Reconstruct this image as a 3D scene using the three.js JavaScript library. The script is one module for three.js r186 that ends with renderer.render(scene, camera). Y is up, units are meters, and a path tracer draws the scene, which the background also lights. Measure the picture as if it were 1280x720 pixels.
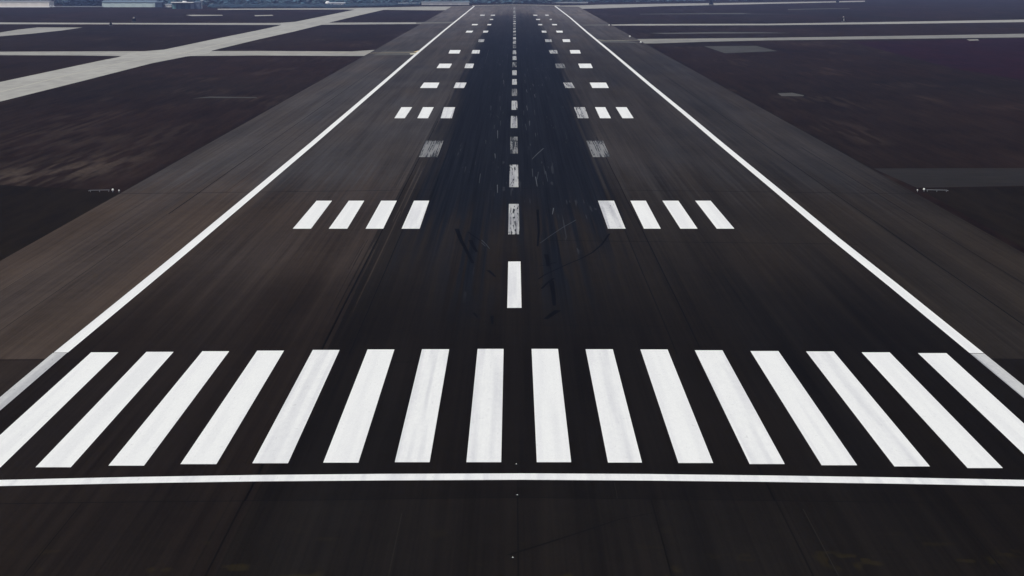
import * as THREE from 'three';
import { mergeGeometries } from 'three/addons/utils/BufferGeometryUtils.js';
import { RoundedBoxGeometry } from 'three/addons/geometries/RoundedBoxGeometry.js';

// ------------------------------------------------------------------ camera, sky, sun, exposure
const scene = new THREE.Scene();
const F = 3562, CAM_H = 24.85;                               // focal length in photo pixels (1280 x 720), height in metres
const camera = new THREE.PerspectiveCamera(2 * Math.atan(360 / F) * 180 / Math.PI, 1280 / 720, 1, 40000);
camera.rotation.order = 'YXZ';
camera.position.set(0, CAM_H, 0);
camera.rotation.set(-Math.atan(396 / F), 3 / F, 0);
camera.updateMatrixWorld(true);
scene.add(camera);

const SUN_DIR = new THREE.Vector3(-0.55, 0.84, 0.42).normalize();
const sun = new THREE.DirectionalLight(new THREE.Color(1.0, 0.955, 0.875), 3.1);
sun.position.copy(SUN_DIR).multiplyScalar(1500).add(new THREE.Vector3(0, 0, -700));
sun.target.position.set(0, 0, -700);
sun.castShadow = true;
sun.shadow.radius = 3;
sun.shadow.mapSize.set(4096, 4096);
Object.assign(sun.shadow.camera, { left: -900, right: 900, top: 1500, bottom: -1500, near: 10, far: 4000 });
scene.add(sun, sun.target);

{ // hazy blue daylight sky
  const W = 256, Hh = 128, d = new Float32Array(W * Hh * 4);
  for (let j = 0; j < Hh; j++) for (let i = 0; i < W; i++) {
    const el = (j + 0.5) / Hh * Math.PI - Math.PI / 2, az = (i + 0.5) / W * 2 * Math.PI - Math.PI;
    const y = Math.sin(el), t = Math.pow(Math.max(0, y), 0.45);
    const dir = new THREE.Vector3(Math.cos(el) * Math.cos(az), y, Math.cos(el) * Math.sin(az));
    const g = 0.35 * Math.pow(Math.max(0, dir.dot(SUN_DIR)), 6);
    const k = (j * W + i) * 4;
    d[k] = 0.52 * (1 - t) + 0.17 * t + g; d[k + 1] = 0.55 * (1 - t) + 0.22 * t + g * 0.95; d[k + 2] = 0.60 * (1 - t) + 0.32 * t + g * 0.85; d[k + 3] = 1;
  }
  const sky = new THREE.DataTexture(d, W, Hh, THREE.RGBAFormat, THREE.FloatType);
  sky.mapping = THREE.EquirectangularReflectionMapping; sky.magFilter = sky.minFilter = THREE.LinearFilter; sky.needsUpdate = true;
  scene.background = sky; scene.environment = sky;
}
scene.fog = new THREE.FogExp2(new THREE.Color().setRGB(0.43, 0.55, 1.0), 0.000102);

const renderer = new THREE.WebGLRenderer({ antialias: true });
renderer.toneMapping = THREE.LinearToneMapping;
renderer.toneMappingExposure = 1.0;
renderer.shadowMap.enabled = true;

// ------------------------------------------------------------------ helpers
function rng(seed) { let s = seed >>> 0; return () => { s = (s + 0x6D2B79F5) >>> 0; let t = Math.imul(s ^ (s >>> 15), 1 | s); t = (t + Math.imul(t ^ (t >>> 7), 61 | t)) ^ t; return ((t ^ (t >>> 14)) >>> 0) / 4294967296; }; }
const NT = 512, NTAB = new Float32Array(NT * NT); { const r = rng(77); for (let i = 0; i < NTAB.length; i++) NTAB[i] = r(); }
function vn(x, y) {                                          // smooth value noise, 0..1
  const xi = Math.floor(x), yi = Math.floor(y), fx = x - xi, fy = y - yi;
  const u = fx * fx * (3 - 2 * fx), v = fy * fy * (3 - 2 * fy), m = NT - 1;
  const a = (yi & m) * NT, b = ((yi + 1) & m) * NT, c = xi & m, e = (xi + 1) & m;
  const p = NTAB[a + c], q = NTAB[a + e], r = NTAB[b + c], s = NTAB[b + e];
  return p + (q - p) * u + (r - p) * v + (p - q - r + s) * u * v;
}
const ss = (a, b, x) => { const t = Math.min(1, Math.max(0, (x - a) / (b - a))); return t * t * (3 - 2 * t); };
const mix = (a, b, t) => a + (b - a) * t;
const enc = new Uint8Array(4097); for (let i = 0; i <= 4096; i++) { const l = i / 4096; enc[i] = Math.round(255 * (l <= 0.0031308 ? 12.92 * l : 1.055 * Math.pow(l, 1 / 2.4) - 0.055)); }
const encLow = new Uint8Array(4097); for (let i = 0; i <= 4096; i++) { const l = i / 40960; encLow[i] = Math.round(255 * (l <= 0.0031308 ? 12.92 * l : 1.055 * Math.pow(l, 1 / 2.4) - 0.055)); }
const toS = l => l < 0.1 ? encLow[Math.max(0, (l * 40960) | 0)] : enc[Math.min(4096, (l * 4096) | 0)];
const C3 = [0, 0, 0];
function makeTex(w, h, fn, wrap = THREE.ClampToEdgeWrapping) {   // fn(u, v, out) writes linear colours
  const d = new Uint8Array(w * h * 4);
  for (let j = 0; j < h; j++) for (let i = 0; i < w; i++) {
    fn((i + 0.5) / w, (j + 0.5) / h, C3);
    const k = (j * w + i) * 4; d[k] = toS(C3[0]); d[k + 1] = toS(C3[1]); d[k + 2] = toS(C3[2]); d[k + 3] = 255;
  }
  const t = new THREE.DataTexture(d, w, h, THREE.RGBAFormat);
  t.colorSpace = THREE.SRGBColorSpace; t.magFilter = THREE.LinearFilter; t.minFilter = THREE.LinearMipmapLinearFilter; t.generateMipmaps = true; t.anisotropy = 16;
  t.wrapS = t.wrapT = wrap; t.needsUpdate = true; return t;
}
const lin = (r, g, b) => new THREE.Color().setRGB(r, g, b);
const mat = (c, rough = 0.85, extra = {}) => new THREE.MeshPhysicalMaterial({ color: c, roughness: rough, specularIntensity: 0.35, side: THREE.DoubleSide, ...extra });

// the lie of the land: a runway crowned along its axis, level ground beyond its shoulders
const AX = 0.3, XL = -45.4, XR = 46.2, CROWN = 0.0127;
const H = X => -CROWN * Math.abs(Math.min(Math.max(X, XL), XR) - AX);
const _v = new THREE.Vector3();
function G(px, py) {                                         // photo pixel -> [X, Z] where its line of sight meets the ground
  _v.set((px - 640) / F, -(py - 360) / F, -1).applyQuaternion(camera.quaternion);
  let y = 0, t = 0;
  for (let i = 0; i < 6; i++) { t = (y - CAM_H) / _v.y; y = H(_v.x * t); }
  return [_v.x * t, _v.z * t];
}
const Zrow = py => G(643, py)[1];
const perPx = z => Math.hypot(z, CAM_H) / F;                 // metres per photo pixel at that distance
function clipX(poly, x, keepLess) {
  const out = [];
  for (let i = 0; i < poly.length; i++) {
    const a = poly[i], b = poly[(i + 1) % poly.length], ia = keepLess ? a[0] <= x : a[0] >= x, ib = keepLess ? b[0] <= x : b[0] >= x;
    if (ia) out.push(a);
    if (ia !== ib) { const t = (x - a[0]) / (b[0] - a[0]); out.push([x, a[1] + (b[1] - a[1]) * t]); }
  }
  return out;
}
function sheetGeo(poly, lift, uv) {                          // a flat polygon [X, Z] laid on the land; uv(X, Z) -> [u, v]
  const P = [], N = [], U = [], I = [], cuts = [-1e6, XL, AX, XR, 1e6];
  for (let c = 0; c < 4; c++) {
    let q = clipX(clipX(poly, cuts[c], false), cuts[c + 1], true);
    if (q.length < 3) continue;
    const v2 = q.map(p => new THREE.Vector2(p[0], -p[1]));
    if (THREE.ShapeUtils.isClockWise(v2)) { v2.reverse(); q = q.slice().reverse(); }
    const base = P.length / 3;
    for (const p of q) { P.push(p[0], H(p[0]) + lift, p[1]); N.push(0, 1, 0); U.push(...uv(p[0], p[1])); }
    for (const f of THREE.ShapeUtils.triangulateShape(v2, [])) I.push(base + f[0], base + f[1], base + f[2]);
  }
  const g = new THREE.BufferGeometry();
  g.setAttribute('position', new THREE.Float32BufferAttribute(P, 3)); g.setAttribute('normal', new THREE.Float32BufferAttribute(N, 3)); g.setAttribute('uv', new THREE.Float32BufferAttribute(U, 2));
  g.setIndex(I); return g;
}
const taken = {};
function numbered(n) { const k = taken[n] = (taken[n] ?? -1) + 1; return k ? `${n}_${String(k).padStart(3, '0')}` : n; }
function add(name, geo, m, parent) { const o = new THREE.Mesh(geo, m); o.name = parent ? name : numbered(name); o.castShadow = o.receiveShadow = true; (parent || scene).add(o); return o; }
function structure(o, label, category) { o.userData.kind = 'structure'; o.userData.label = label; o.userData.category = category; return o; }
function tag(o, label, category, group) { o.userData.label = label; o.userData.category = category; if (group) o.userData.group = group; return o; }
function thing(name, label, category, x, z, turn = 0, group) {
  const o = new THREE.Group(); o.name = numbered(name); o.position.set(x, H(x), z); o.rotation.y = turn; scene.add(o); return tag(o, label, category, group);
}
const uvBox = (x0, x1, z0, z1) => (x, z) => [(x - x0) / (x1 - x0), (z - z0) / (z1 - z0)];
const px = list => list.map(p => G(p[0], p[1]));
function ribbon(pts, w0, w1 = w0) {                          // polygon outline of a stroke along [X, Z] points
  const L = [], R = [];
  pts.forEach((p, i) => {
    const a = pts[Math.max(0, i - 1)], b = pts[Math.min(pts.length - 1, i + 1)], l = Math.hypot(b[0] - a[0], b[1] - a[1]) || 1;
    const nx = -(b[1] - a[1]) / l, nz = (b[0] - a[0]) / l, w = mix(w0, w1, i / Math.max(1, pts.length - 1)) / 2;
    L.push([p[0] + nx * w, p[1] + nz * w]); R.push([p[0] - nx * w, p[1] - nz * w]);
  });
  return L.concat(R.reverse());
}

// ------------------------------------------------------------------ the open ground
const Z236 = Zrow(236), Z442 = Zrow(441), Z630 = Zrow(622), ZEND = Zrow(7.2), ZNEAR = 40;
function grassCol(X, Z, out, k = 1) {
  const a = vn(X * 0.7 + 11, Z * 0.035), b = vn(X * 2.3, Z * 0.09 + 40), c = vn(X * 0.05 + 7, Z * 0.012 + 3), d = vn(X * 0.16 + 50, Z * 0.05 + 9), e = vn(X * 5.1, Z * 0.5);
  let t = 0.0102 * (0.26 + 0.40 * a + 0.46 * b + 0.46 * c + 0.34 * d + 0.34 * e) * k;
  const straw = ss(0.62, 0.86, vn(X * 0.11 + 90, Z * 0.028 + 31)) * ss(0.35, 0.75, vn(X * 1.1 + 4, Z * 0.06)) * 0.8;
  const red = vn(X * 0.03 + 30, Z * 0.008 + 60);
  out[0] = t * (1.32 + 0.25 * red) + 0.014 * straw; out[1] = t * (0.86 + 0.08 * (1 - red)) + 0.011 * straw; out[2] = t * (0.62 + 0.14 * (1 - red)) + 0.009 * straw;
}
const GX0 = -420, GX1 = 420, GZ0 = -2300, GZ1 = -150;
const groundTex = makeTex(2048, 1024, (u, v, o) => grassCol(mix(GX0, GX1, u), mix(GZ0, GZ1, v), o), THREE.MirroredRepeatWrapping);
structure(add('ground', sheetGeo([[-9000, 3000], [9000, 3000], [9000, -14000], [-9000, -14000]], -0.06, uvBox(GX0, GX1, GZ0, GZ1)), mat(0xffffff, 1, { map: groundTex, specularIntensity: 0.0 })), 'dark purplish brown mown grassland around the runway', 'ground');

// near verges with finer grain, one each side
function verge(name, poly, x0, x1, z0, z1, fn, label, lift = -0.03, res = [1024, 1024]) {
  const t = makeTex(res[0], res[1], (u, v, o) => fn(mix(x0, x1, u), mix(z0, z1, v), o));
  return structure(add(name, sheetGeo(poly, lift, uvBox(x0, x1, z0, z1)), mat(0xffffff, 1, { map: t, specularIntensity: 0.0 })), label, 'grass');
}
const zv0 = Zrow(71.5);
verge('grass_verge', [[XL + 0.3, zv0], [XL + 0.3, -60], [-130, -60], [-175, zv0 + 250], ...px([[0, 126], [233, 71.5]])].map(p => p), -180, XL, zv0, -60, (X, Z, o) => {
  const edge = ss(0.2, 2.6, XL - X + 1.5 * vn(X, Z * 0.1));
  grassCol(X, Z, o, 1.0);
  const s = Math.exp(-(((X + 62) / 7) ** 2) - (((Z + 356) / 22) ** 2)) + 0.8 * Math.exp(-(((X + 55) / 6) ** 2) - (((Z + 378) / 30) ** 2)) + 0.35 * Math.exp(-(((X + 75) / 14) ** 2) - (((Z + 430) / 60) ** 2));
  const f = s * ss(0.3, 0.8, vn(X * 1.4 + 8, Z * 0.08 + 5)) * (0.5 + 0.5 * vn(X * 4, Z * 0.6));
  o[0] += 0.045 * f; o[1] += 0.036 * f; o[2] += 0.028 * f;
  for (let i = 0; i < 3; i++) o[i] *= mix(0.62, 1, edge);
}, 'dark mown grass with paler straw patches along the shoulder', -0.03, [1024, 1024]);
const zr0 = Zrow(56);
verge('grass_verge', [[XR - 0.3, -60], [XR - 0.3, zr0], [230, zr0], [230, -60]], XR, 230, zr0, -60, (X, Z, o) => {
  grassCol(X + 300, Z, o, 0.80);
  const edge = ss(0.2, 3, X - XR + 2 * vn(X, Z * 0.1)); for (let i = 0; i < 3; i++) o[i] *= mix(0.7, 1, edge);
  const r = vn(X * 0.02, Z * 0.01 + 4); o[0] *= 1 + 0.12 * r; o[2] *= 0.94;
}, 'dark brownish grass between the shoulder and the cross taxiway', -0.03, [1024, 1024]);
// bare dark soil corners and the reddish field
const soilM = mat(0xffffff, 1, { map: makeTex(512, 512, (u, v, o) => { const X = u * 60, Z = v * 160, t = 0.0085 * (0.6 + 0.5 * vn(X * 1.3, Z * 0.08) + 0.3 * vn(X * 4, Z * 0.4) + 0.25 * vn(X * 0.2, Z * 0.05)); o[0] = t * 1.2; o[1] = t * 0.88; o[2] = t * 0.55; }, THREE.MirroredRepeatWrapping), specularIntensity: 0.0 });
const uvSoil = (x, z) => [x / 60, z / 160];
structure(add('soil_patch', sheetGeo([[XL + 0.2, Z236 - 1], [XL + 0.2, -70], [-150, -70], [-150, Z236 - 14], ...px([[0, 231], [108, 236.5]])], -0.018, uvSoil), soilM), 'nearly black bare soil corner below the pale straw patch', 'soil');
structure(add('soil_patch', sheetGeo([[XR - 0.2, -70], ...px([[1148, 235.5]]), ...px([[1283, 232.5]]), [170, Z236 - 2], [170, -70]], -0.018, uvSoil), soilM), 'nearly black bare soil corner below the grey access strip', 'soil');
structure(add('access_strip', sheetGeo(px([[1092, 210.5], [1300, 210], [1420, 209.5], [1420, 231], [1283, 232], [1146, 234.5]]), -0.012, (x, z) => [x / 50, z / 50]), mat(0xffffff, 0.95, { specularIntensity: 0.03, map: makeTex(512, 512, (u, v, o) => { const t = 0.0175 * (0.7 + 0.35 * vn(u * 25, v * 90) + 0.25 * vn(u * 6, v * 20)); o[0] = t * 1.12; o[1] = t * 0.96; o[2] = t * 0.82; }, THREE.MirroredRepeatWrapping) })), 'grey paved strip joining the shoulder through the grass', 'strip');
structure(add('red_field', sheetGeo(px([[1066, 52.4], [1285, 47.6], [1430, 45], [1430, 130], [1285, 101], [1195, 86], [1108, 64]]), -0.02, (x, z) => [x / 60, z / 160]), mat(0xffffff, 1, { specularIntensity: 0.0, map: makeTex(512, 512, (u, v, o) => { const t = 0.6 + 0.4 * vn(u * 40, v * 14) + 0.3 * vn(u * 9, v * 5) + 0.2 * vn(u * 160, v * 60), q = vn(u * 7 + 3, v * 6); o[0] = 0.0165 * t * (0.9 + 0.2 * q); o[1] = 0.0052 * t; o[2] = 0.0085 * t * (1.1 - 0.2 * q); }, THREE.MirroredRepeatWrapping) })), 'reddish purple patch of field beside the cross taxiway', 'field');

// ------------------------------------------------------------------ concrete taxiways and roads
const concM = (k, s) => mat(0xffffff, 0.95, { specularIntensity: 0.05, map: makeTex(512, 512, (u, v, o) => { const t = k * (0.78 + 0.2 * vn(u * 60 + s, v * 40) + 0.14 * vn(u * 9 + s, v * 7) + 0.1 * vn(u * 200, v * 200 + s)); o[0] = t; o[1] = t * 0.97; o[2] = t * 0.88; }, THREE.MirroredRepeatWrapping) });
const CM = concM(0.36, 3), CM2 = concM(0.31, 60), CM3 = concM(0.22, 120);
const uvC = (x, z) => [x / 120, z / 300];
function road(name, pix, m, label, lift, category = 'taxiway') { const o = new THREE.Group(); o.name = numbered(name); scene.add(o); structure(o, label, category); add('slab', sheetGeo(px(pix), lift, uvC), m, o); return o; }
const diag = road('taxiway', [[-60, 113.5], [0, 102.5], [75, 86.5], [130, 74.8], [147, 71.6], [153, 69.6], [160, 66.5], [185, 63.6], [205, 62], [264, 49.6], [320, 38.3], [345, 33], [352, 31], [350, 28.6], [369, 27.2], [400, 21], [430, 14.8], [442, 12.4], [446, 10.2], [478, 9.4], [490, 9.3], [483, 11.5], [450, 19], [413, 27.8], [409, 29], [402, 31], [370, 38.8], [320, 50], [265, 63.2], [262, 66], [250, 68.6], [233, 70.6], [190, 79], [100, 102], [0, 127], [-60, 142]], CM, 'pale concrete taxiway slanting away from the runway', 0.0);
road('cross_taxiway', [[-120, 64.9], [0, 64.6], [160, 64.0], [320, 63.6], [440, 64.2], [470, 62.2], [534, 62.6], [517, 69.2], [440, 69.9], [320, 69.3], [234, 70], [150, 70], [100, 69.3], [0, 68.9], [-120, 68.8]], CM2, 'narrow concrete taxiway crossing the slanting one', -0.006);
const tw2 = road('cross_taxiway', [[-80, 28.4], [0, 28], [160, 28.7], [320, 28.7], [470, 28], [568, 27.2], [565, 29.2], [470, 30.3], [400, 31], [320, 31.2], [160, 30.4], [0, 30.2], [-80, 30.4]], CM2, 'thin pale road crossing the grass beyond the slanting taxiway junction', -0.006);
road('perimeter_road', [[272, 10.9], [350, 10.5], [420, 10.2], [480, 9.3], [530, 8.1], [592, 7.6], [594, 8.6], [560, 12.6], [545, 12.9], [480, 12.3], [447, 12.2], [430, 11.9], [350, 12], [272, 12.2]], CM2, 'grey road linking the slanting taxiway with the runway end', -0.007);
const tw3 = road('cross_taxiway', [[768, 49.2], [800, 48.7], [880, 47.9], [960, 47.2], [1120, 44.8], [1290, 42], [1400, 40.2], [1400, 44], [1290, 46.5], [1120, 48.6], [960, 50.4], [880, 52.2], [820, 54.2], [776, 54.2]], CM3, 'grey concrete taxiway with a cream line meeting the shoulder', -0.006);
road('cross_taxiway', [[735, 30.7], [800, 30], [960, 29.6], [1120, 27.2], [1290, 24.3], [1400, 22.5], [1400, 25], [1290, 27.4], [1120, 29.8], [960, 31.5], [800, 31.9], [738, 31.6]], CM2, 'thin pale road crossing the field beside the equipment box', -0.006);
road('perimeter_road', [[693, 7.1], [760, 5.6], [830, 4.6], [889, 3.9], [960, 2.9], [1030, 1.8], [1081, 0.9], [1081, 2.2], [1030, 3.2], [960, 4.8], [889, 6.4], [830, 7.6], [760, 10.2], [724, 11], [698, 9.5]], CM2, 'pale perimeter road leaving the far end of the runway', -0.007);
road('perimeter_road', [[590, 6.5], [700, 6.4], [700, 7.15], [590, 7.15]], CM2, 'pale strip closing off the far end of the runway', -0.007);
road('concrete_apron', [[-60, 48.5], [-60, 44], [0, 40.6], [22, 37], [47, 34.2], [103, 34.3], [78, 38], [40, 42], [0, 45.4]], CM2, 'pale concrete apron tapering to a point in the grass', -0.01, 'apron');
road('concrete_strip', [[232, 18.8], [240, 18.4], [277, 18.5], [279, 19.4], [240, 20]], CM2, 'short pale concrete strip alone in the far grass', -0.012, 'strip');
road('concrete_strip', [[318, 18.9], [340, 18.5], [342, 19.6], [319, 20.2]], CM2, 'tiny pale concrete strip near the slanting taxiway', -0.012, 'strip');
road('concrete_pad', [[880, 57.6], [945, 57.1], [972, 63.8], [906, 66.4]], concM(0.055, 33), 'dull grey rectangular pad in the field beside the cream line taxiway', -0.012, 'pad');
road('concrete_pad', [[972, 116.6], [990, 115.8], [1005, 119], [1004, 120.2], [977, 120]], concM(0.075, 13), 'small grey concrete pad alone in dark grass', -0.008, 'pad');
road('concrete_pad', [[1208, 49.2], [1222, 48.9], [1224, 50.5], [1212, 50.9]], CM3, 'small pale pad at the edge of the reddish field', -0.008, 'pad');
road('worn_track', [[812, 41.2], [900, 39.9], [955, 40.4], [990, 41.2], [900, 41.8], [830, 42.3]], concM(0.085, 73), 'faint pale worn track between two thin roads', -0.02, 'track');
road('worn_track', [[800, 17.3], [925, 16.1], [940, 17.2], [1000, 17.6], [1070, 10.6], [1000, 11.2], [980, 11.7], [1060, 10.1], [1070, 11], [1005, 18.1], [930, 17], [800, 18]].slice(0, 4).concat([[930, 17.6], [800, 17.9]]), concM(0.07, 83), 'very thin pale track in the far field', -0.02, 'track');
road('worn_track', [[985, 11.3], [1040, 10.4], [1062, 10.4], [1062, 11], [1040, 11.1], [985, 12.2]], concM(0.085, 93), 'thin pale track below the perimeter road end', -0.02, 'track');
road('worn_track', [[240, 123], [262, 120.4], [320, 121.4], [322, 122.4], [262, 122.2]], concM(0.05, 23), 'faint pale scraped line in grass by the shoulder', -0.022, 'track');
const yellowM = mat(lin(0.66, 0.52, 0.24), 0.8), creamM = mat(lin(0.70, 0.66, 0.48), 0.8);
const uv0 = () => [0, 0];
add('taxi_line', sheetGeo(ribbon(px([[300, 66.3], [420, 66.1], [505, 65.9], [519, 65.2], [524.5, 63.2]]), 1.1), 0.012, uv0), yellowM, scene.getObjectByName('cross_taxiway'));
add('taxi_line', sheetGeo(px([[512, 67], [520, 66.4], [519, 67.9], [513, 67.9]]), 0.012, uv0), creamM, scene.getObjectByName('cross_taxiway'));
add('taxi_line', sheetGeo(ribbon(px([[745, 49.6], [756, 50.6], [790, 50.3], [830, 49.9], [960, 48.6]]), 1.2), 0.012, uv0), creamM, tw3);
add('taxi_line', sheetGeo(ribbon(px([[0, 66.8], [150, 66.7], [300, 66.3]]), 0.9), 0.012, uv0), creamM, scene.getObjectByName('cross_taxiway'));
add('taxi_line', sheetGeo(ribbon(px([[0, 115], [80, 95], [160, 77], [225, 67.2], [330, 42], [440, 15]]), 0.7), 0.012, uv0), mat(lin(0.42, 0.40, 0.34), 0.9), diag);

const linkM = concM(0.085, 140), linkM2 = concM(0.13, 150);
for (const [q, m] of [[[[478, 63.9], [500, 63.7], [526, 63.4], [520, 68.4], [500, 68.8], [466, 69.2]], linkM], [[[776, 49.8], [748, 50.3], [752, 53], [800, 53.6]], linkM], [[[728, 31.0], [760, 30.6], [762, 31.8], [730, 31.7]], linkM2], [[[520, 27.7], [569, 27.3], [567, 28.9], [520, 29.6]], linkM2]]) add('shoulder_link', sheetGeo(px(q), 0.005, uvC), m, q[0][0] < 600 ? (q[0][1] > 50 ? scene.getObjectByName('cross_taxiway') : tw2) : tw3);
// ------------------------------------------------------------------ the runway
const runway = new THREE.Group(); runway.name = 'runway'; scene.add(runway);
structure(runway, 'long dark asphalt runway with white painted markings and rubber streaks', 'runway');
const laneTone = []; { const r = rng(5); for (let i = 0; i < 40; i++) laneTone.push(0.94 + 0.12 * r()); }
const TONE = [[0.0120, 0.0112, 0.0090, 0.0080, 0.0080], [0.0185, 0.0112, 0.0072, 0.0076, 0.0095], [0.044, 0.031, 0.0150, 0.0178, 0.0208], [0.053, 0.043, 0.025, 0.031, 0.030], [0.064, 0.060, 0.05, 0.058, 0.058], [0.105, 0.11, 0.10, 0.11, 0.105]];  // paving tones with painted sun gloss leftward and grazing sheen down the length
const ZS = Zrow(365), ZF = Zrow(258), ZX = Zrow(19), ZY = Zrow(10);
function asphalt(X, Z, o) {
  const ax = Math.abs(X - 0.1);
  let t, r = 1.18, g = 0.96, b = 0.78;
  const Xs = X + (Math.abs(X) < 26 ? 4.8 * (0.65 * vn(X * 2.3 + 150, Z * 0.006 + 8) + 0.35 * vn(X * 7.7 + 15, Z * 0.012) - 0.5) : 0);
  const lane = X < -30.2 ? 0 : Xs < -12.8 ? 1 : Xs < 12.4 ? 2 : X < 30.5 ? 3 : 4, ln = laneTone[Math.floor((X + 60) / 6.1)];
  // grazing sheen and haze painted in: tone brightens with distance, in staggered streaks
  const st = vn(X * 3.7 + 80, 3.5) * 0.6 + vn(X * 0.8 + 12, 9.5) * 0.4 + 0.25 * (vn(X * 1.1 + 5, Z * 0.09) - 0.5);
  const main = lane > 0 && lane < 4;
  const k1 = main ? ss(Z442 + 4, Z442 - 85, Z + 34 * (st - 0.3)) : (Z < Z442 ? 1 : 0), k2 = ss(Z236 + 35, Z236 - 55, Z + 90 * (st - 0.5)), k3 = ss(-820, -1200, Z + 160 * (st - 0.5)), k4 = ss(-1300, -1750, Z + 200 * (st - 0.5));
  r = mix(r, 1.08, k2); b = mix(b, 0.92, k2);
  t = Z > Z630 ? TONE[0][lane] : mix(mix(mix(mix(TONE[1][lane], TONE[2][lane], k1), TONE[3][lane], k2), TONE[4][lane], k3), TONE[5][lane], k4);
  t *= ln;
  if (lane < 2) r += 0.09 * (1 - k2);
  // long streaks of paver and tyre wear
  const s = 0.30 * (vn(X * 9.1 + 3, Z * 0.035) - 0.5) + 0.26 * (vn(X * 2.7 + 60, Z * 0.022 + 5) - 0.5) + 0.34 * (vn(X * 0.62 + 20, Z * 0.012 + 9) - 0.5) + 0.14 * (vn(X * 19.3, Z * 0.21) - 0.5);
  const q = 0.22 * (vn(X * 0.12 + 9, Z * 0.045 + 2) - 0.5) + 0.10 * (vn(X * 0.9 + 4, Z * 0.55) - 0.5) + 0.12 * (vn(X * 14.7, Z * 2.9) - 0.5);
  t *= 1 + s + q;
  const hue = vn(X * 0.23 + 40, Z * 0.02 + 71) - 0.5; r += 0.10 * hue; b -= 0.10 * hue;
  // rubber laid down by landing wheels
  const w = mix(11.4, 13.6, ss(Z236, Zrow(60), Z));
  const lon = ss(ZS, ZF, Z + 10 * (vn(X * 1.7 + 9, 5) - 0.5) * 4) * (1 - ss(Zrow(25), Zrow(9.5), Z + 90 * (vn(X * 0.8, 77) - 0.5)));
  const e = ax - w + 2.4 * (vn(X * 2.1 + 14, Z * 0.006) - 0.5) + 1.2 * (vn(X * 6.3, Z * 0.015) - 0.5);
  let rub = lon * (1 - ss(-2.4, 0.9, e));
  rub *= mix(ss(0.25, 0.62, vn(X * 2.9 + 33, Z * 0.018 + 30) * 0.75 + 0.3 * vn(X * 9, Z * 0.05)) * 0.9, 0.96, ss(Zrow(320), Zrow(225), Z));
  const wheel = Math.exp(-(((ax - 3.6) / 2.6) ** 2)) * ss(Zrow(432), Zrow(330), Z) * ss(0.46, 0.62, vn(X * 3.1 + 7, Z * 0.02 + 17));
  rub *= 1 - 0.22 * ss(-900, -1500, Z);  // thinned with distance, painting far haze over the rubber
  rub = Math.max(rub, 0.9 * wheel * (1 - ss(ZX, ZY, Z)));
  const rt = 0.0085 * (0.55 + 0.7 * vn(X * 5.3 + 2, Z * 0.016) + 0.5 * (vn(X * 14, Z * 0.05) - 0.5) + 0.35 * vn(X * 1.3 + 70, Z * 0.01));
  o[0] = mix(t * r, rt * 0.86, rub); o[1] = mix(t * g, rt * 1.0, rub); o[2] = mix(t * b, rt * 1.35, rub);  // blue share of the rubber is sky sheen painted into its colour
  // scraped pale flecks inside the rubber
  if (rub > 0.4 && ax < 9) { const fl = ss(0.80, 0.90, vn(X * 5.3 + 31, Z * 0.11 + 8)) * ss(0.62, 0.8, vn(X * 0.5 + 3, Z * 0.03)); o[0] += 0.018 * fl; o[1] += 0.019 * fl; o[2] += 0.022 * fl; }
  // remains of old yellow paint on the pad before the threshold
  if (Z > Z630) { const y = ss(0.66, 0.86, vn(X * 0.6 + 2, Z * 0.5 + 44)) * ss(0.45, 0.75, vn(X * 2.2, Z * 1.4)) * ss(-128, -120, Z); o[0] += 0.008 * y; o[1] += 0.006 * y; o[2] += 0.001 * y; }
}
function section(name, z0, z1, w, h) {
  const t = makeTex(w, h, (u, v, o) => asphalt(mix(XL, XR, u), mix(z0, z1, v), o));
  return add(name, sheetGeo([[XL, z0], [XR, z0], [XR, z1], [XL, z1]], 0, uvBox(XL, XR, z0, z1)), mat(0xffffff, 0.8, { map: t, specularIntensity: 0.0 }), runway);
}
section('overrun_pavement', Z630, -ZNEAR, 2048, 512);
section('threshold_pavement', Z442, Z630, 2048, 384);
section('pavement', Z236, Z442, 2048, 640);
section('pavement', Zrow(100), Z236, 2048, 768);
section('pavement', ZEND, Zrow(100), 2048, 1024);

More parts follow.
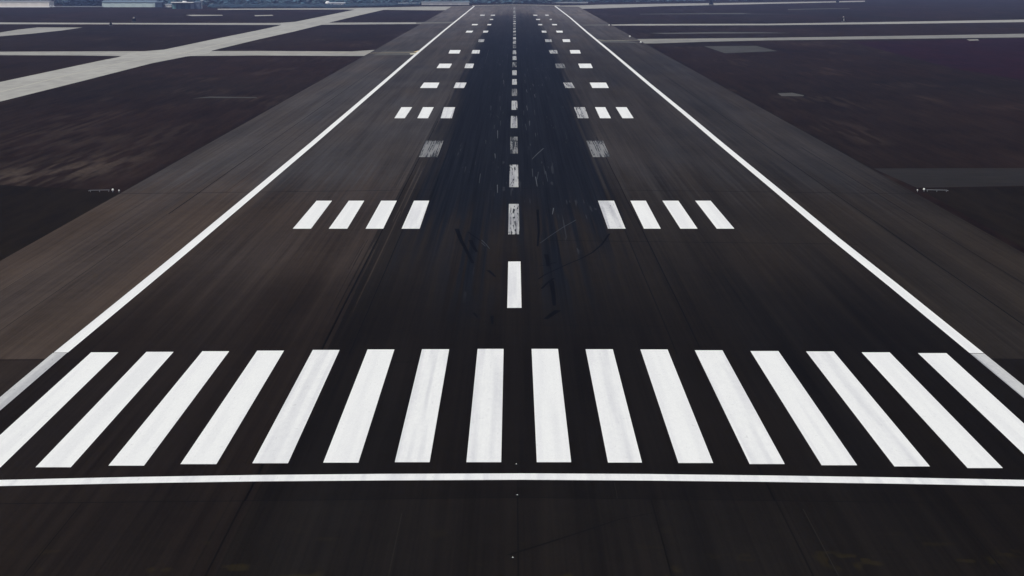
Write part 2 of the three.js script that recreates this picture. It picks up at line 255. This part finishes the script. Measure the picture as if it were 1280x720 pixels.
// sealed joints between the paving lanes
const sealM = mat(lin(0.0042, 0.0038, 0.0034), 0.95, { specularIntensity: 0 }), thinSealM = mat(lin(0.0062, 0.0054, 0.0046), 0.95, { specularIntensity: 0 }), paleSealM = mat(lin(0.019, 0.0165, 0.014), 0.95, { specularIntensity: 0 });
const rj = rng(31);
function seam(x, za, zb, w, m = sealM) {
  const pts = [], n = Math.max(3, Math.round(Math.abs(zb - za) / 12)); let d = 0;
  for (let i = 0; i <= n; i++) { d = d * 0.7 + (rj() - 0.5) * 0.05; pts.push([x + d, mix(za, zb, i / n)]); }
  add('joint_seam', sheetGeo(ribbon(pts, w), 0.004, uv0), m, runway);
}
const Z100 = Zrow(100), Z70 = Zrow(72);
for (const [x, za, zb, w, m] of [[-36.3, Zrow(262), Z70, 0.11], [-36.4, Z442, Zrow(262), 0.06, paleSealM], [-41, Z442, Zrow(246), 0.05, paleSealM], [-33.2, Z236, Z100, 0.05], [36.7, Z442, Z70, 0.11], [41.6, Z442, Zrow(180), 0.08],
  [-12.8, Z630, Zrow(150), 0.10], [-12.85, -60, Z630, 0.08, thinSealM], [-10.85, Z442, Zrow(240), 0.07], [12.4, Z630, Zrow(170), 0.09], [12.45, -60, Z630, 0.07, thinSealM], [10.7, Z442, Zrow(250), 0.06], [6.5, -60, Z630, 0.07, thinSealM], [-5.2, -60, Zrow(640), 0.05, paleSealM], [13.5, -60, Z630 + 2, 0.05, paleSealM], [20.6, -60, Z630, 0.07, thinSealM], [4.9, Z630, Zrow(602), 0.03, paleSealM],
  [0.18, -60, Zrow(585), 0.07, thinSealM], [-20.5, -60, Z630, 0.045, thinSealM]]) seam(x, za, zb, w, m);
function crossSeam(z, x0, x1, w, m = sealM) {
  const pts = [], n = 24; let d = 0; for (let i = 0; i <= n; i++) { d = d * 0.6 + (rj() - 0.5) * 0.12; pts.push([mix(x0, x1, i / n), z + d]); }
  add('joint_seam', sheetGeo(ribbon(pts, w), 0.005, uv0), m, runway);
}
crossSeam(Z236, XL, -14, 0.35); crossSeam(Z236, 13, XR, 0.35); crossSeam(Z236 - 0.5, -14, 13, 0.2); crossSeam(Z630, XL, XR, 0.15, thinSealM); crossSeam(Z442 + 0.6, -45, -26.5, 0.12); crossSeam(Z442, 27, XR, 0.16); crossSeam(Zrow(451), -9, -4.6, 0.2); crossSeam(Zrow(406), -3.2, 15, 0.12); crossSeam(Zrow(300), 3, 32, 0.3); crossSeam(Zrow(145), -3, 11, 0.5);
add('joint_seam', sheetGeo(ribbon(px([[636, 694], [680, 680], [730, 664], [775, 649], [822, 640]]), 0.2, 0.06), 0.0065, uv0), thinSealM, runway);

// ------------------------------------------------------------------ painted markings
function paintTex(seed, wear, grime, paint = 0.82) {                       // 24 m x 60 m of road paint; wear: bare streaks, grime: grey film streaks with a grain
  return makeTex(1024, 512, (u, v, o) => {
    const X = u * 24 + seed, Z = v * 60 + seed * 3;
    let g = grime * (0.9 * ss(0.35, 0.9, vn(X * 3.3, Z * 0.05)) * (0.4 + 0.6 * vn(X * 0.9 + 3, Z * 0.08)) + 0.35 * vn(X * 11, Z * 0.12) * vn(X * 1.3, Z * 0.2)) + grime * 0.25 * vn(X * 6, Z * 1.5);
    let w = wear > 0 ? ss(1.02 - wear, 1.16 - wear, 0.46 * vn(X * 8.7 + 9, Z * 0.07 + 2) + 0.42 * vn(X * 17, Z * 0.5) + 0.29 * vn(X * 1.6, Z * 0.09)) : 0;
    const spot = ss(0.93, 0.97, vn(X * 6.5 + 5, Z * 2.1)) * 0.5 * (wear > 0 ? 1 : 0.25); w = Math.max(w, spot);
    const t = paint * (1 - 0.55 * g) * (0.965 + 0.07 * vn(X * 25, Z * 5));
    o[0] = mix(t, 0.011, w); o[1] = mix(t * 0.997, 0.012, w); o[2] = mix(t * (0.965 + 0.10 * g), 0.014, w);
  }, THREE.MirroredRepeatWrapping);
}
const paintMat = t => mat(0xffffff, 0.8, { map: t, specularIntensity: 0.15 });
const P = { clean: paintMat(paintTex(3, 0, 0.16)), used: paintMat(paintTex(41, 0, 0.34)), film: paintMat(paintTex(83, 0.14, 0.8, 0.74)), faded: paintMat(paintTex(211, 0.03, 0.7, 0.58)), worn: paintMat(paintTex(120, 0.36, 0.85, 0.47)), bare: paintMat(paintTex(170, 0.46, 0.9, 0.23)) };
const rm = rng(404);
const mark = (name, poly, m, label, lift = 0.012) => {
  const x0 = Math.min(...poly.map(p => p[0])), z0 = Math.min(...poly.map(p => p[1])), ou = 0.05 + 0.6 * rm();
  const o = add(name, sheetGeo(poly, lift, (x, z) => [(x - x0) / 24 + ou, (z - z0) / 70 + 0.02]), m, runway); if (label) o.userData.label = label; return o; };
const stripes = [ // top y, tl, tr, bottom y, br, bl
  [440.6, 114, 148, 584.5, 0.5, -44.5], [440, 183, 217, 584.3, 88.5, 44.5], [439.2, 253, 286.5, 582.3, 180, 135.5], [438.5, 321.5, 355, 580.4, 270.5, 225.5], [437.6, 391, 424.5, 579.3, 360, 315.5], [437, 459.5, 493, 578.6, 448, 404], [436.7, 527.5, 561.5, 578, 537, 493.5], [436.3, 597, 629.5, 578, 626.5, 583],
  [436.3, 664.5, 697.5, 578, 714, 671], [436.7, 732, 766, 578.5, 802.5, 760], [437, 800.5, 834.5, 579, 891.5, 848], [438, 868.5, 903, 580.3, 981, 937], [439, 938, 973, 581.8, 1071.5, 1027], [439.4, 1007.5, 1042, 583.3, 1162.5, 1118], [440.6, 1077, 1112, 585.3, 1253.5, 1209.5], [441.6, 1147.5, 1183, 587, 1343, 1300]];
stripes.forEach(([yt, tl, tr, yb, br, bl], i) => mark('threshold_stripe', px([[tl, yt], [tr, yt], [br, yb], [bl, yb]]), [6, 7, 9].includes(i) ? P.used : i === 4 || i === 11 || i === 13 ? P.used : P.clean));
mark('threshold_line', [...px([[0, 600.2]])].concat(px([[160, 596.6], [320, 594], [480, 592.6], [647, 592], [810, 592.8], [960, 594.6], [1120, 597], [1280, 600.2], [1360, 602]]), px([[1360, 609.6], [1280, 608], [1120, 604.9], [960, 602.6], [810, 601], [647, 600], [480, 600.8], [320, 602], [160, 604.4], [0, 607.8], [-70, 609.6]]), px([[-70, 601.8]])), P.used);
// edge lines
const EL = -29.85, ER = 30.25, EW = 0.95;
function edgeLine(pix, w, m, za) { const pts = px(pix); mark('edge_line', ribbon(pts, w), m); }
edgeLine([[593, 7.6], [575.5, 21.8], [555, 38.3], [524, 64.3], [480, 102.5], [437, 139.5], [390, 179.8], [312, 245.3], [235, 310], [175, 359.5], [76, 440.8]], EW, P.clean);
edgeLine([[693.8, 7.6], [712, 21.5], [734, 40.5], [762, 63.5], [810, 104], [858, 143.5], [901, 179.8], [972, 238.5], [1044, 298.5], [1121, 360], [1221, 441.6]], EW, P.clean);
edgeLine([[75, 441.2], [0, 505], [-80, 572]], EW, P.faded);
edgeLine([[1221.6, 442.2], [1280, 490], [1370, 563]], EW, P.faded);
// centreline dashes
const dashes = [[327, 385], [255, 293], [206, 234], [171, 192], [145, 160], [126, 137.3], [111, 120], [99, 105.8], [88, 94], [77.8, 84], [70, 75], [63, 68], [56, 60.2], [51, 54.6]];
for (let k = 14; k < 31; k++) { const u = 2.375 + 0.668 * k; dashes.push([1000 / (u + 0.39) - 36, 1000 / u - 36]); }
dashes.forEach(([yt, yb], i) => { const za = Zrow(yt), zb = Zrow(yb), w = i > 18 ? 0.62 : 0.53, x = i === 0 ? 0.0 : i < 5 ? -0.06 : 0.02; if (za < ZEND) return; mark('centreline_dash', [[x - w, za], [x + w, za], [x + w, zb], [x - w, zb]], i === 0 ? P.used : i < 3 ? P.worn : i % 3 ? P.worn : P.bare, i === 0 ? 'clean bright white centreline dash just past the threshold stripes' : undefined, 0.012); });
// touchdown bars: [tl, tr, br, bl] with rows of y
const bars = [[251, 286, [[395.7, 415, 388.7, 366, 'clean'], [436, 455.3, 434, 411, 'clean'], [476.5, 496, 479, 457, 'clean'], [517.5, 536.5, 524.5, 502, 'used'], [747.5, 767.5, 782, 760, 'film'], [788, 807.3, 826, 805, 'clean'], [828, 848, 872, 850.5, 'clean'], [869, 888.3, 918, 896, 'clean']]],
  [176, 196.5, [[532, 554.5, 546.7, 523.7, 'bare'], [732.5, 753.7, 763, 741, 'bare']]],
  [134, 147.8, [[501.7, 515.2, 506, 493, 'clean'], [528.7, 542.2, 535, 521.7, 'clean'], [555, 569, 564.7, 550.7, 'film'], [717.5, 731, 736, 722, 'worn'], [743.7, 756.5, 763.7, 750, 'clean'], [769.5, 783.2, 792, 778, 'clean']]],
  [103.3, 110, [[530, 549.2, 546, 525, 'clean'], [570, 583.2, 580, 567, 'film'], [704, 714.6, 718.5, 707, 'worn'], [737, 757.5, 761, 740.5, 'clean']]],
  [79.6, 85.1, [[549.5, 565, 562, 545.7, 'clean'], [582.5, 592.5, 590.7, 580.5, 'film'], [694, 705, 707, 695.5, 'bare'], [722.7, 738.5, 741, 725, 'clean']]],
  [62.6, 66.9, [[562.5, 576, 574, 560.5, 'clean'], [591, 600, 599, 589, 'film'], [686, 696, 697.5, 688, 'worn'], [712, 724.5, 726, 713.5, 'clean']]],
  [49.1, 52.5, [[598.7, 605.7, 604.5, 597.5, 'worn'], [681, 689, 690, 682, 'worn'], [703, 712, 713, 704, 'used']]],
  [38.4, 40.7, [[583.5, 591.6, 590, 582, 'clean'], [604.5, 610.6, 609.2, 603.5, 'film'], [677, 682.6, 683.3, 677.7, 'film'], [695, 703, 703.6, 696, 'clean']]],
  [30.1, 31.5, [[590.3, 597.5, 596.5, 589.5, 'clean'], [609.5, 614.3, 613.6, 609, 'used'], [672.4, 677.6, 678, 672.8, 'film'], [690, 696, 696.5, 690.5, 'used']]],
  [23.7, 24.9, [[612.6, 616.6, 616.3, 612.2, 'film'], [670, 675, 675.2, 670.2, 'film'], [687, 689.6, 689.8, 687.3, 'film']]],
  [18.4, 19.6, [[600.6, 606, 605.5, 600, 'film'], [613.8, 619, 618.7, 613.4, 'film'], [666.5, 671.5, 671.8, 666.8, 'film'], [681.5, 685.5, 685.8, 681.8, 'film']]]];
const barLabel = { bare: 'touchdown bar almost hidden under tyre rubber', worn: 'touchdown bar scuffed grey by tyre rubber' };
for (const [yt, yb, row] of bars) for (const [tl, tr, br, bl, m] of row) mark('touchdown_bar', px([[tl, yt], [tr, yt], [br, yb], [bl, yb]]), P[m], barLabel[m]);

// skid marks: dark rubber arcs and pale scrapes
const skidM = mat(lin(0.0036, 0.0036, 0.004), 0.95, { specularIntensity: 0 }), scrapeM = mat(lin(0.042, 0.046, 0.054), 0.9, { specularIntensity: 0 }), scrape2M = mat(lin(0.085, 0.092, 0.105), 0.9, { specularIntensity: 0 });
const skid = (pts, w, m = skidM, lift = 0.008) => add(m === skidM ? 'skid_mark' : 'scrape_mark', sheetGeo(ribbon(px(pts), w, w * 0.6), lift, uv0), m, runway);
skid([[571, 286], [576, 300], [584, 315], [591, 329]], 0.42); skid([[585, 290], [592, 295], [601, 301]], 0.18); skid([[588, 300], [591, 307], [596, 315]], 0.4); skid([[610, 338], [615, 342], [619, 346]], 0.3);
skid([[762, 292], [752, 306], [740, 316], [725, 324], [710, 330], [695, 337], [680, 344], [673, 349]], 0.2); skid([[695, 328], [684, 331], [674, 333]], 0.2); skid([[652, 343], [668, 342]], 0.15, skidM, 0.007);
skid([[689, 351], [691.5, 365], [693, 382]], 0.42); skid([[697.5, 388], [690, 393], [682, 399]], 0.55); skid([[683, 318], [684.5, 326], [685, 333]], 0.42); skid([[692, 348], [684, 354], [677, 361]], 0.26, skidM, 0.0095);
skid([[615, 395], [615.5, 405]], 0.25); skid([[592, 391], [597, 397]], 0.22); skid([[672, 262], [673.5, 290], [672, 308]], 0.28); skid([[602, 300], [608, 306], [612, 311]], 0.1, scrapeM);
skid([[720, 275], [704, 284], [689, 294], [675, 304]], 0.11, scrapeM); skid([[602, 303.5], [607, 308]], 0.1, scrapeM, 0.0098);
for (const s of [[[622, 163], [622, 173]], [[607.3, 175], [607.3, 180]], [[625.7, 151], [625.7, 157]], [[613.5, 132], [613.5, 138]], [[625.5, 133], [625.5, 138]], [[621, 144.5], [623.5, 147]], [[600.6, 217], [599, 229]], [[618.6, 192], [619.2, 198]], [[679.4, 185.5], [672, 192], [665, 199]], [[665.3, 211], [666, 221]], [[682, 214], [684.6, 227]], [[658.3, 132], [659.3, 138]], [[656.8, 155], [658.3, 163]], [[662, 151], [662, 157]], [[669.5, 221], [671.5, 233]], [[621.7, 231], [621.9, 241]], [[673, 215], [671.5, 224]], [[692, 260], [690.5, 268]], [[614, 133], [613.5, 136]], [[658, 112], [659, 116]], [[668, 118], [669, 122]], [[656, 92], [656.5, 96]], [[611, 62], [606, 80]], [[629.5, 100], [629, 105]], [[656, 100], [656.5, 104]], [[666, 105], [667, 108]]]) skid(s, 0.09 + 0.03 * rj(), rj() > 0.5 ? scrapeM : scrape2M, 0.0105);
for (let i = 0; i < 14; i++) { const y = 60 + 150 * rj() ** 1.5, k = (y + 36) / 25, X = (rj() > 0.5 ? 1 : -1) * (1.6 + 2.2 * rj()) + 1.2 * (rj() - 0.5), x = 643 + X * k; skid([[x, y], [x + 0.02 * X * k, y + 2 + 5 * rj()]], 0.07 + 0.05 * rj(), scrapeM, 0.0115); }

// ------------------------------------------------------------------ lights and markers by the runway
const whiteM = mat(lin(0.8, 0.8, 0.78), 0.4), steelM = mat(lin(0.34, 0.36, 0.40), 0.5, { metalness: 0.2 }), darkM = mat(lin(0.007, 0.007, 0.009), 0.8, { specularIntensity: 0.1 }), boxM = mat(lin(0.36, 0.34, 0.32), 0.6);
function edgeLight(pxl, r, label, group) {
  const [x, z] = G(...pxl), t = thing('edge_light', label, 'light', x, z, 0, group);
  add('base', new THREE.CylinderGeometry(r * 0.9, r, 0.04, 20).translate(0, 0.02, 0), darkM, t);
  add('stem', new THREE.CylinderGeometry(r * 0.25, r * 0.3, 0.16, 12).translate(0, 0.12, 0), steelM, t);
  const pts = [[0.02, 0], [0.8, 0], [1, 0.25], [0.95, 0.9], [0.7, 1.45], [0.3, 1.75], [0.001, 1.82]].map(p => new THREE.Vector2(p[0] * r, p[1] * r));
  const head = add('lamp_head', new THREE.LatheGeometry(pts, 24).translate(0, 0.2, 0), whiteM, t);
  add('collar', new THREE.TorusGeometry(r * 0.93, 0.02, 8, 24).rotateX(Math.PI / 2).translate(0, 0.21, 0), steelM, head);
  return t;
}
edgeLight([141, 240.3], 0.125, 'large white lamp beside the bare soil corner at a tube end', null); edgeLight([148.7, 240.8], 0.085, 'small white lamp on the shoulder rim by the bare soil corner', null);
edgeLight([1155, 239.6], 0.125, 'large white lamp below the grey access strip at a tube end', null); edgeLight([1146.8, 240.2], 0.08, 'small white lamp on the shoulder rim below the access strip', null);
for (const [p, l] of [[[787.3, 46.9], 'white lamp on the shoulder rim just beyond the cream line taxiway'], [[801, 54.4], 'white lamp on the shoulder rim just before the cream line taxiway'], [[761.5, 32.6], 'white lamp where the thin field road meets the shoulder']]) edgeLight(p, 0.32, l, 'lamps where taxiways meet the shoulder');
function railing(a, b, label) {
  const A = G(...a), B = G(...b), len = Math.hypot(B[0] - A[0], B[1] - A[1]), t = thing('low_rail', label, 'rail', (A[0] + B[0]) / 2, (A[1] + B[1]) / 2, Math.atan2(-(B[1] - A[1]), B[0] - A[0]));
  const railM = mat(lin(0.17, 0.18, 0.20), 0.6);
  add('tube', new THREE.CylinderGeometry(0.035, 0.035, len, 12).rotateZ(Math.PI / 2).translate(0, 0.2, 0), railM, t);
  for (const s of [-0.46, 0, 0.46]) add('post', new THREE.CylinderGeometry(0.03, 0.04, 0.17, 8).translate(s * len, 0.085, 0), railM, t);
  add('end_cap', new THREE.SphereGeometry(0.045, 12, 8).translate(Math.sign(A[0]) * len * 0.53, 0.14, 0), steelM, t);
}
railing([112, 240], [137, 239.6], 'thin grey tube on short posts beside the bare soil corner'); railing([1158, 239.4], [1184, 239.8], 'thin grey tube on short posts below the grey access strip');
for (const [p, l] of [[[645.4, 580.6], 'tiny inset light between the threshold stripes and the long cross line'], [[646.6, 619.2], 'tiny inset light on the pavement joint before the long cross line'], [[641, 697.5], 'tiny inset light at the foot of the slanting crack on the overrun']]) { const [x, z] = G(...p), t = thing('inset_light', l, 'light', x, z, 0, 'inset lights along the axis'); t.position.y += 0.012; add('ring', new THREE.CylinderGeometry(0.10, 0.12, 0.02, 20), darkM, t); add('lens', new THREE.SphereGeometry(0.032, 14, 8, 0, Math.PI * 2, 0, Math.PI / 2).translate(0, 0.01, 0), whiteM, t); }

// equipment boxes standing in the far grass
function equipment(p, wpx, hpx, label, pale, doorM = boxM) {
  const [x, z] = G(...p), s = perPx(z), w = wpx * s, h = hpx * s, t = thing('equipment_box', label, 'equipment', x, z, 0.35, 'equipment boxes by the far roads');
  add('plinth', new RoundedBoxGeometry(w * 1.1, h * 0.14, w * 0.9, 2, 0.03).translate(0, h * 0.07, 0), mat(lin(0.12, 0.12, 0.12)), t);
  const body = add('cabinet', new RoundedBoxGeometry(w * 0.85, h * 0.56, w * 0.7, 2, 0.05).translate(0, h * 0.42, 0), darkM, t);
  add('door', new THREE.BoxGeometry(w * 0.45, h * 0.42, 0.04).translate(-w * 0.1, h * 0.42, w * 0.35 + 0.022), pale ? doorM : darkM, body);
  add('cap', new THREE.CylinderGeometry(w * 0.08, w * 0.5, h * 0.12, 4).rotateY(Math.PI / 4).translate(0, h * 0.76, 0), darkM, t);
  add('lamp', new THREE.SphereGeometry(w * 0.26, 12, 8).translate(-w * 0.05, h * 0.9, 0), pale ? boxM : darkM, t);
}
equipment([167.5, 27.8], 4.6, 6, 'dark equipment box with a pale lamp, just above the thin road', true, darkM); equipment([138.5, 32.2], 3.2, 4.6, 'small dark equipment box standing on the thin road rim', false);
equipment([1054.5, 27.6], 3.8, 7, 'pale fronted equipment box beside the thin field road', true); equipment([889, 6.2], 5, 4.8, 'dark equipment box on the perimeter road near the runway end', false); equipment([1047, 3.2], 3.6, 2.8, 'squat dark equipment box on the tapering perimeter road end', false);

// ------------------------------------------------------------------ far buildings
function hall(name, label, x0, x1, yb, hpx, depth, wallC, roofC, opt = {}) {
  const [xa, z] = G(x0, yb), xb = G(x1, yb)[0], s = perPx(z), w = xb - xa, h = hpx * s, t = thing(name, label, 'building', (xa + xb) / 2, z);
  const wm = mat(wallC, 0.8), rm = mat(roofC, 0.7), rise = opt.rise ?? h * 0.12;
  const sh = new THREE.Shape([[-depth, 0], [0, 0], [0, h], [-depth / 2, h + rise], [-depth, h]].map(p => new THREE.Vector2(...p)));
  const wall = add('wall', new THREE.ExtrudeGeometry(sh, { depth: w, bevelEnabled: false }).rotateY(Math.PI / 2).translate(-w / 2, 0, 0).scale(1, 1, 1), wm, t);
  wall.geometry.computeBoundingBox(); wall.geometry.translate(0, 0, -wall.geometry.boundingBox.max.z);
  for (const side of [1, -1]) {
    const run = depth / 2 + 0.4, ang = Math.atan2(rise, depth / 2), g = new THREE.BoxGeometry(w + 0.8, 0.22, run / Math.cos(ang)).rotateX(side * ang).translate(0, h + rise / 2 + 0.16, -depth / 2 + side * (depth / 4 + 0.15));
    add('roof', g, rm, t);
  }
  const n = opt.doors ?? Math.max(2, Math.round(w / 7)), dm = mat(opt.doorC ?? wallC.clone().multiplyScalar(0.82), 0.7);
  for (let i = 0; i < n; i++) { const d = add('door', new THREE.BoxGeometry(w / n * 0.62, h * 0.72, 0.1).translate(-w / 2 + (i + 0.5) * w / n, h * 0.36, 0.06), dm, t); add('rail', new THREE.BoxGeometry(w / n * 0.66, 0.14, 0.14).translate(-w / 2 + (i + 0.5) * w / n, h * 0.74, 0.09), rm, d); }
  if (opt.plinth) add('plinth', new THREE.BoxGeometry(w + 0.3, h * 0.14, 0.3).translate(0, h * 0.07, 0.2), mat(opt.plinth, 0.8), t);
  return t;
}
hall('hangar', 'long white hall beside a small parked car', -40, 61.5, 9.2, 7.0, 22, lin(0.86, 0.81, 0.75), lin(0.40, 0.42, 0.44), { plinth: lin(0.8, 0.8, 0.8), doorC: lin(0.84, 0.78, 0.72), rise: 0.3 });
hall('hangar', 'long pale teal hall next to the dark grove', 127.6, 193.6, 9.0, 6.2, 24, lin(0.50, 0.60, 0.61), lin(0.16, 0.22, 0.28), { doorC: lin(0.55, 0.65, 0.64), rise: 0.8 });
hall('shed', 'dark blue shed against the end of the teal hall', 194.2, 202.4, 9.2, 6, 10, lin(0.05, 0.075, 0.12), lin(0.12, 0.16, 0.22), { doors: 2 });
hall('kiosk', 'small white hut between the dark shed and the white roofed building', 206, 214, 9.1, 3.2, 6, lin(0.66, 0.66, 0.64), lin(0.45, 0.47, 0.5), { doors: 2 });
{
  const b = hall('terminal', 'blue walled building with a flat white roof', 215.2, 242.2, 11, 7, 12, lin(0.085, 0.14, 0.19), lin(0.10, 0.14, 0.18), { doors: 3, doorC: lin(0.06, 0.09, 0.14), rise: 0.2 });
  const [xa, z] = G(215, 11), s = perPx(z), w = 28 * s, h = 7 * s;
  add('canopy', new RoundedBoxGeometry(w, 0.55, 7, 2, 0.1).translate(0, h + 0.5, 1.5), whiteM, b);
  for (const [u, c] of [[-0.38, lin(0.14, 0.28, 0.30)], [0.42, lin(0.26, 0.29, 0.38)]]) add('panel', new THREE.BoxGeometry(w * 0.16, h * 0.94, 0.2).translate(u * w, h * 0.47, 0.12), mat(c, 0.7), b);
  add('skylight', new THREE.CylinderGeometry(1.4, 1.6, 0.7, 16).translate(1.2, h + 1.1, 0), whiteM, b);
}
hall('shed', 'dull blue grey shed at the end of the white roofed building', 243, 250, 11, 7.6, 9, lin(0.10, 0.13, 0.19), lin(0.12, 0.15, 0.2), { doors: 2 });
{ // low white shed with a taller rounded end
  const b = hall('shed', 'long low white shed with a taller rounded end among trees', 411, 431, 6.4, 2.4, 5, lin(0.74, 0.74, 0.74), lin(0.6, 0.62, 0.64), { doors: 4, doorC: lin(0.6, 0.62, 0.64), rise: 0.3 });
  const [, z] = G(411, 6.4), s = perPx(z);
  add('round_end', new THREE.SphereGeometry(2.6 * s, 20, 12).scale(1.15, 1, 1).translate(-11.6 * s, 2.4 * s, -2), whiteM, b);
}
hall('shed', 'long low pale grey shed beside the runway end', 527, 586, 6.2, 3.0, 8, lin(0.50, 0.50, 0.51), lin(0.34, 0.36, 0.38), { rise: 0.3 });
hall('shed', 'low grey shed half hidden next to the long pale shed', 498, 524, 6.0, 1.6, 6, lin(0.26, 0.29, 0.33), lin(0.3, 0.33, 0.36), { rise: 0.2 });
hall('shed', 'very low pale shed in the trees behind the runway end', 690, 734, 4.0, 1.0, 6, lin(0.46, 0.48, 0.5), lin(0.5, 0.52, 0.54), { rise: 0.1 });
{ // parked car
  const [x, z] = G(65.5, 9.4), t = thing('parked_car', 'small white car parked at the end of the white hall', 'car', x, z, 0.1);
  const sh = new THREE.Shape([[-1.9, 0.35], [1.9, 0.35], [2.0, 0.75], [1.2, 0.92], [0.6, 1.42], [-1.2, 1.45], [-1.85, 0.95], [-2, 0.6]].map(p => new THREE.Vector2(...p)));
  add('body', new THREE.ExtrudeGeometry(sh, { depth: 1.6, bevelSize: 0.06, bevelThickness: 0.06, bevelSegments: 2 }).translate(0, 0, -0.8), mat(lin(0.7, 0.72, 0.74), 0.3, { clearcoat: 0.6 }), t);
  add('window', new THREE.BoxGeometry(1.5, 0.36, 1.76).translate(-0.3, 1.15, 0), mat(lin(0.02, 0.025, 0.03), 0.1), t);
  for (const sx of [-1.2, 1.2]) for (const sz of [-0.8, 0.8]) { const w = add('wheel', new THREE.CylinderGeometry(0.32, 0.32, 0.22, 18).rotateX(Math.PI / 2).translate(sx, 0.32, sz), darkM, t); add('rim', new THREE.CylinderGeometry(0.18, 0.18, 0.24, 12).rotateX(Math.PI / 2).translate(sx, 0.32, sz), steelM, w); }
}
{ // mast by the sheds
  const [x, z] = G(252.5, 10.6), t = thing('lamp_mast', 'slim grey mast with a lamp frame beside the blue grey shed', 'mast', x, z);
  add('pole', new THREE.CylinderGeometry(0.12, 0.24, 12, 10).translate(0, 6, 0), steelM, t); add('crossbar', new THREE.BoxGeometry(1.8, 0.25, 0.25).translate(0, 5.2, 0), steelM, t);
  for (const s of [-0.7, 0, 0.7]) add('lamp', new THREE.BoxGeometry(0.4, 0.45, 0.35).translate(s, 5.5, 0), whiteM, t);
}

// ------------------------------------------------------------------ woods beyond the airfield
function crownGeo(seed) {                                    // ragged clump of leaf sprays round a few limbs, about 1 high
  const r = rng(seed), gs = [];
  for (let i = 0; i < 34; i++) {
    const a = r() * Math.PI * 2, y = 0.08 + 0.86 * r(), rad = 0.46 * Math.sqrt(Math.max(0.05, 1 - ((y - 0.45) / 0.6) ** 2)) * Math.sqrt(r());
    const g = new THREE.IcosahedronGeometry(0.07 + 0.08 * r(), 0), p = g.attributes.position;
    for (let k = 0; k < p.count; k++) { const j = 0.75 + 0.5 * vn(p.getX(k) * 40 + i * 3, p.getY(k) * 40 + p.getZ(k) * 23); p.setXYZ(k, p.getX(k) * j * 1.25, p.getY(k) * j * 0.8, p.getZ(k) * j * 1.25); }
    g.rotateY(r() * 6).translate(Math.cos(a) * rad, y, Math.sin(a) * rad); g.computeVertexNormals(); gs.push(g.index ? g.toNonIndexed() : g);
  }
  gs.push(new THREE.CylinderGeometry(0.02, 0.035, 0.4, 6).toNonIndexed().translate(0, 0.2, 0));
  return mergeGeometries(gs);
}
const crowns = [crownGeo(1), crownGeo(2), crownGeo(3)];
const leafM = mat(0xffffff, 0.95, { specularIntensity: 0.05 });
function woods(name, label, spots, seed, tone = 1) {
  const r = rng(seed), root = new THREE.Group(); root.name = numbered(name); scene.add(root); root.userData = { kind: 'stuff', label, category: 'woods' };
  crowns.forEach((g, c) => {
    const mine = spots.filter((_, i) => i % 3 === c), im = new THREE.InstancedMesh(g, leafM, mine.length), m = new THREE.Matrix4(), q = new THREE.Quaternion(), col = new THREE.Color(); im.name = 'foliage';
    mine.forEach(([x, z, h, w], i) => {
      m.compose(new THREE.Vector3(x, H(x) - 0.1, z), q.setFromAxisAngle(new THREE.Vector3(0, 1, 0), r() * 6.28), new THREE.Vector3(w, h, w)); im.setMatrixAt(i, m);
      const k = tone * (0.8 + 0.4 * r()), gr = tone * r(); im.setColorAt(i, col.setRGB(0.085 * k + 0.04 * gr, 0.165 * k, 0.19 * k + 0.03 * (1 - gr)));  // leaf colour carries painted distance haze in its blue
    });
    im.castShadow = im.receiveShadow = true; root.add(im);
  });
  return root;
}
{
  const r = rng(9), spots = [];
  // front rim of the trees, as photo columns -> base rows
  const rim = [[-300, 6], [60, 6], [128, 5.5], [250, 7.0], [300, 6.6], [400, 6.0], [440, 6.0], [520, 5.4], [592, 5.0], [690, 4.6], [760, 3.4], [860, 2.2], [960, 1.0], [1040, -1], [1120, -4], [1700, -8]];
  const row = x => { let i = 0; while (i < rim.length - 2 && rim[i + 1][0] < x) i++; const t = (x - rim[i][0]) / (rim[i + 1][0] - rim[i][0]); return mix(rim[i][1], rim[i + 1][1], t); };
  for (let k = 0; k < 4200; k++) {
    const x = -260 + 1860 * r(), y0 = row(x), [X, Z] = G(x, y0), back = 1 + 0.34 * r() ** 1.5, h = 2.5 + 5.5 * r() + 6 * (back - 1) / 0.34;
    spots.push([X * back, Z * back - 14, h, h * (0.8 + 0.7 * r())]);
  }
  const low = [];
  for (let k = 0; k < 900; k++) { const x = 262 + 260 * r(), y1 = x < 430 ? 9.7 : mix(9.0, 6.6, (x - 430) / 92), y = mix(row(x) - 0.2, y1, r()), [X, Z] = G(x, y), h = 0.7 + 0.9 * r(); low.push([X, Z, h, 2 + 3 * r()]); }
  woods('scrub', 'low blue green scrub in front of the far trees', low, 23, 0.62);
  woods('woodland', 'dark hazy belt of trees beyond the far end of the airfield', spots, 21);
  const gr = [];
  for (let k = 0; k < 120; k++) { const x = 80 + 46 * r(), [X, Z] = G(x, 8.3), h = 4.0 + 1.8 * r() + (x < 88 ? -1.2 : 0.6); gr.push([X, Z - 9 * r(), h, 3 + 2 * r()]); }
  woods('grove', 'dark dense grove between the white hall and the teal hall', gr, 22, 0.32);
  const kerb = hall('low_wall', 'low pale wall along the foot of the dark grove', 68, 128, 9.0, 0.75, 0.4, lin(0.40, 0.43, 0.46), lin(0.42, 0.45, 0.48), { doors: 6, rise: 0.02 }); kerb.userData.category = 'wall';
}

renderer.render(scene, camera);
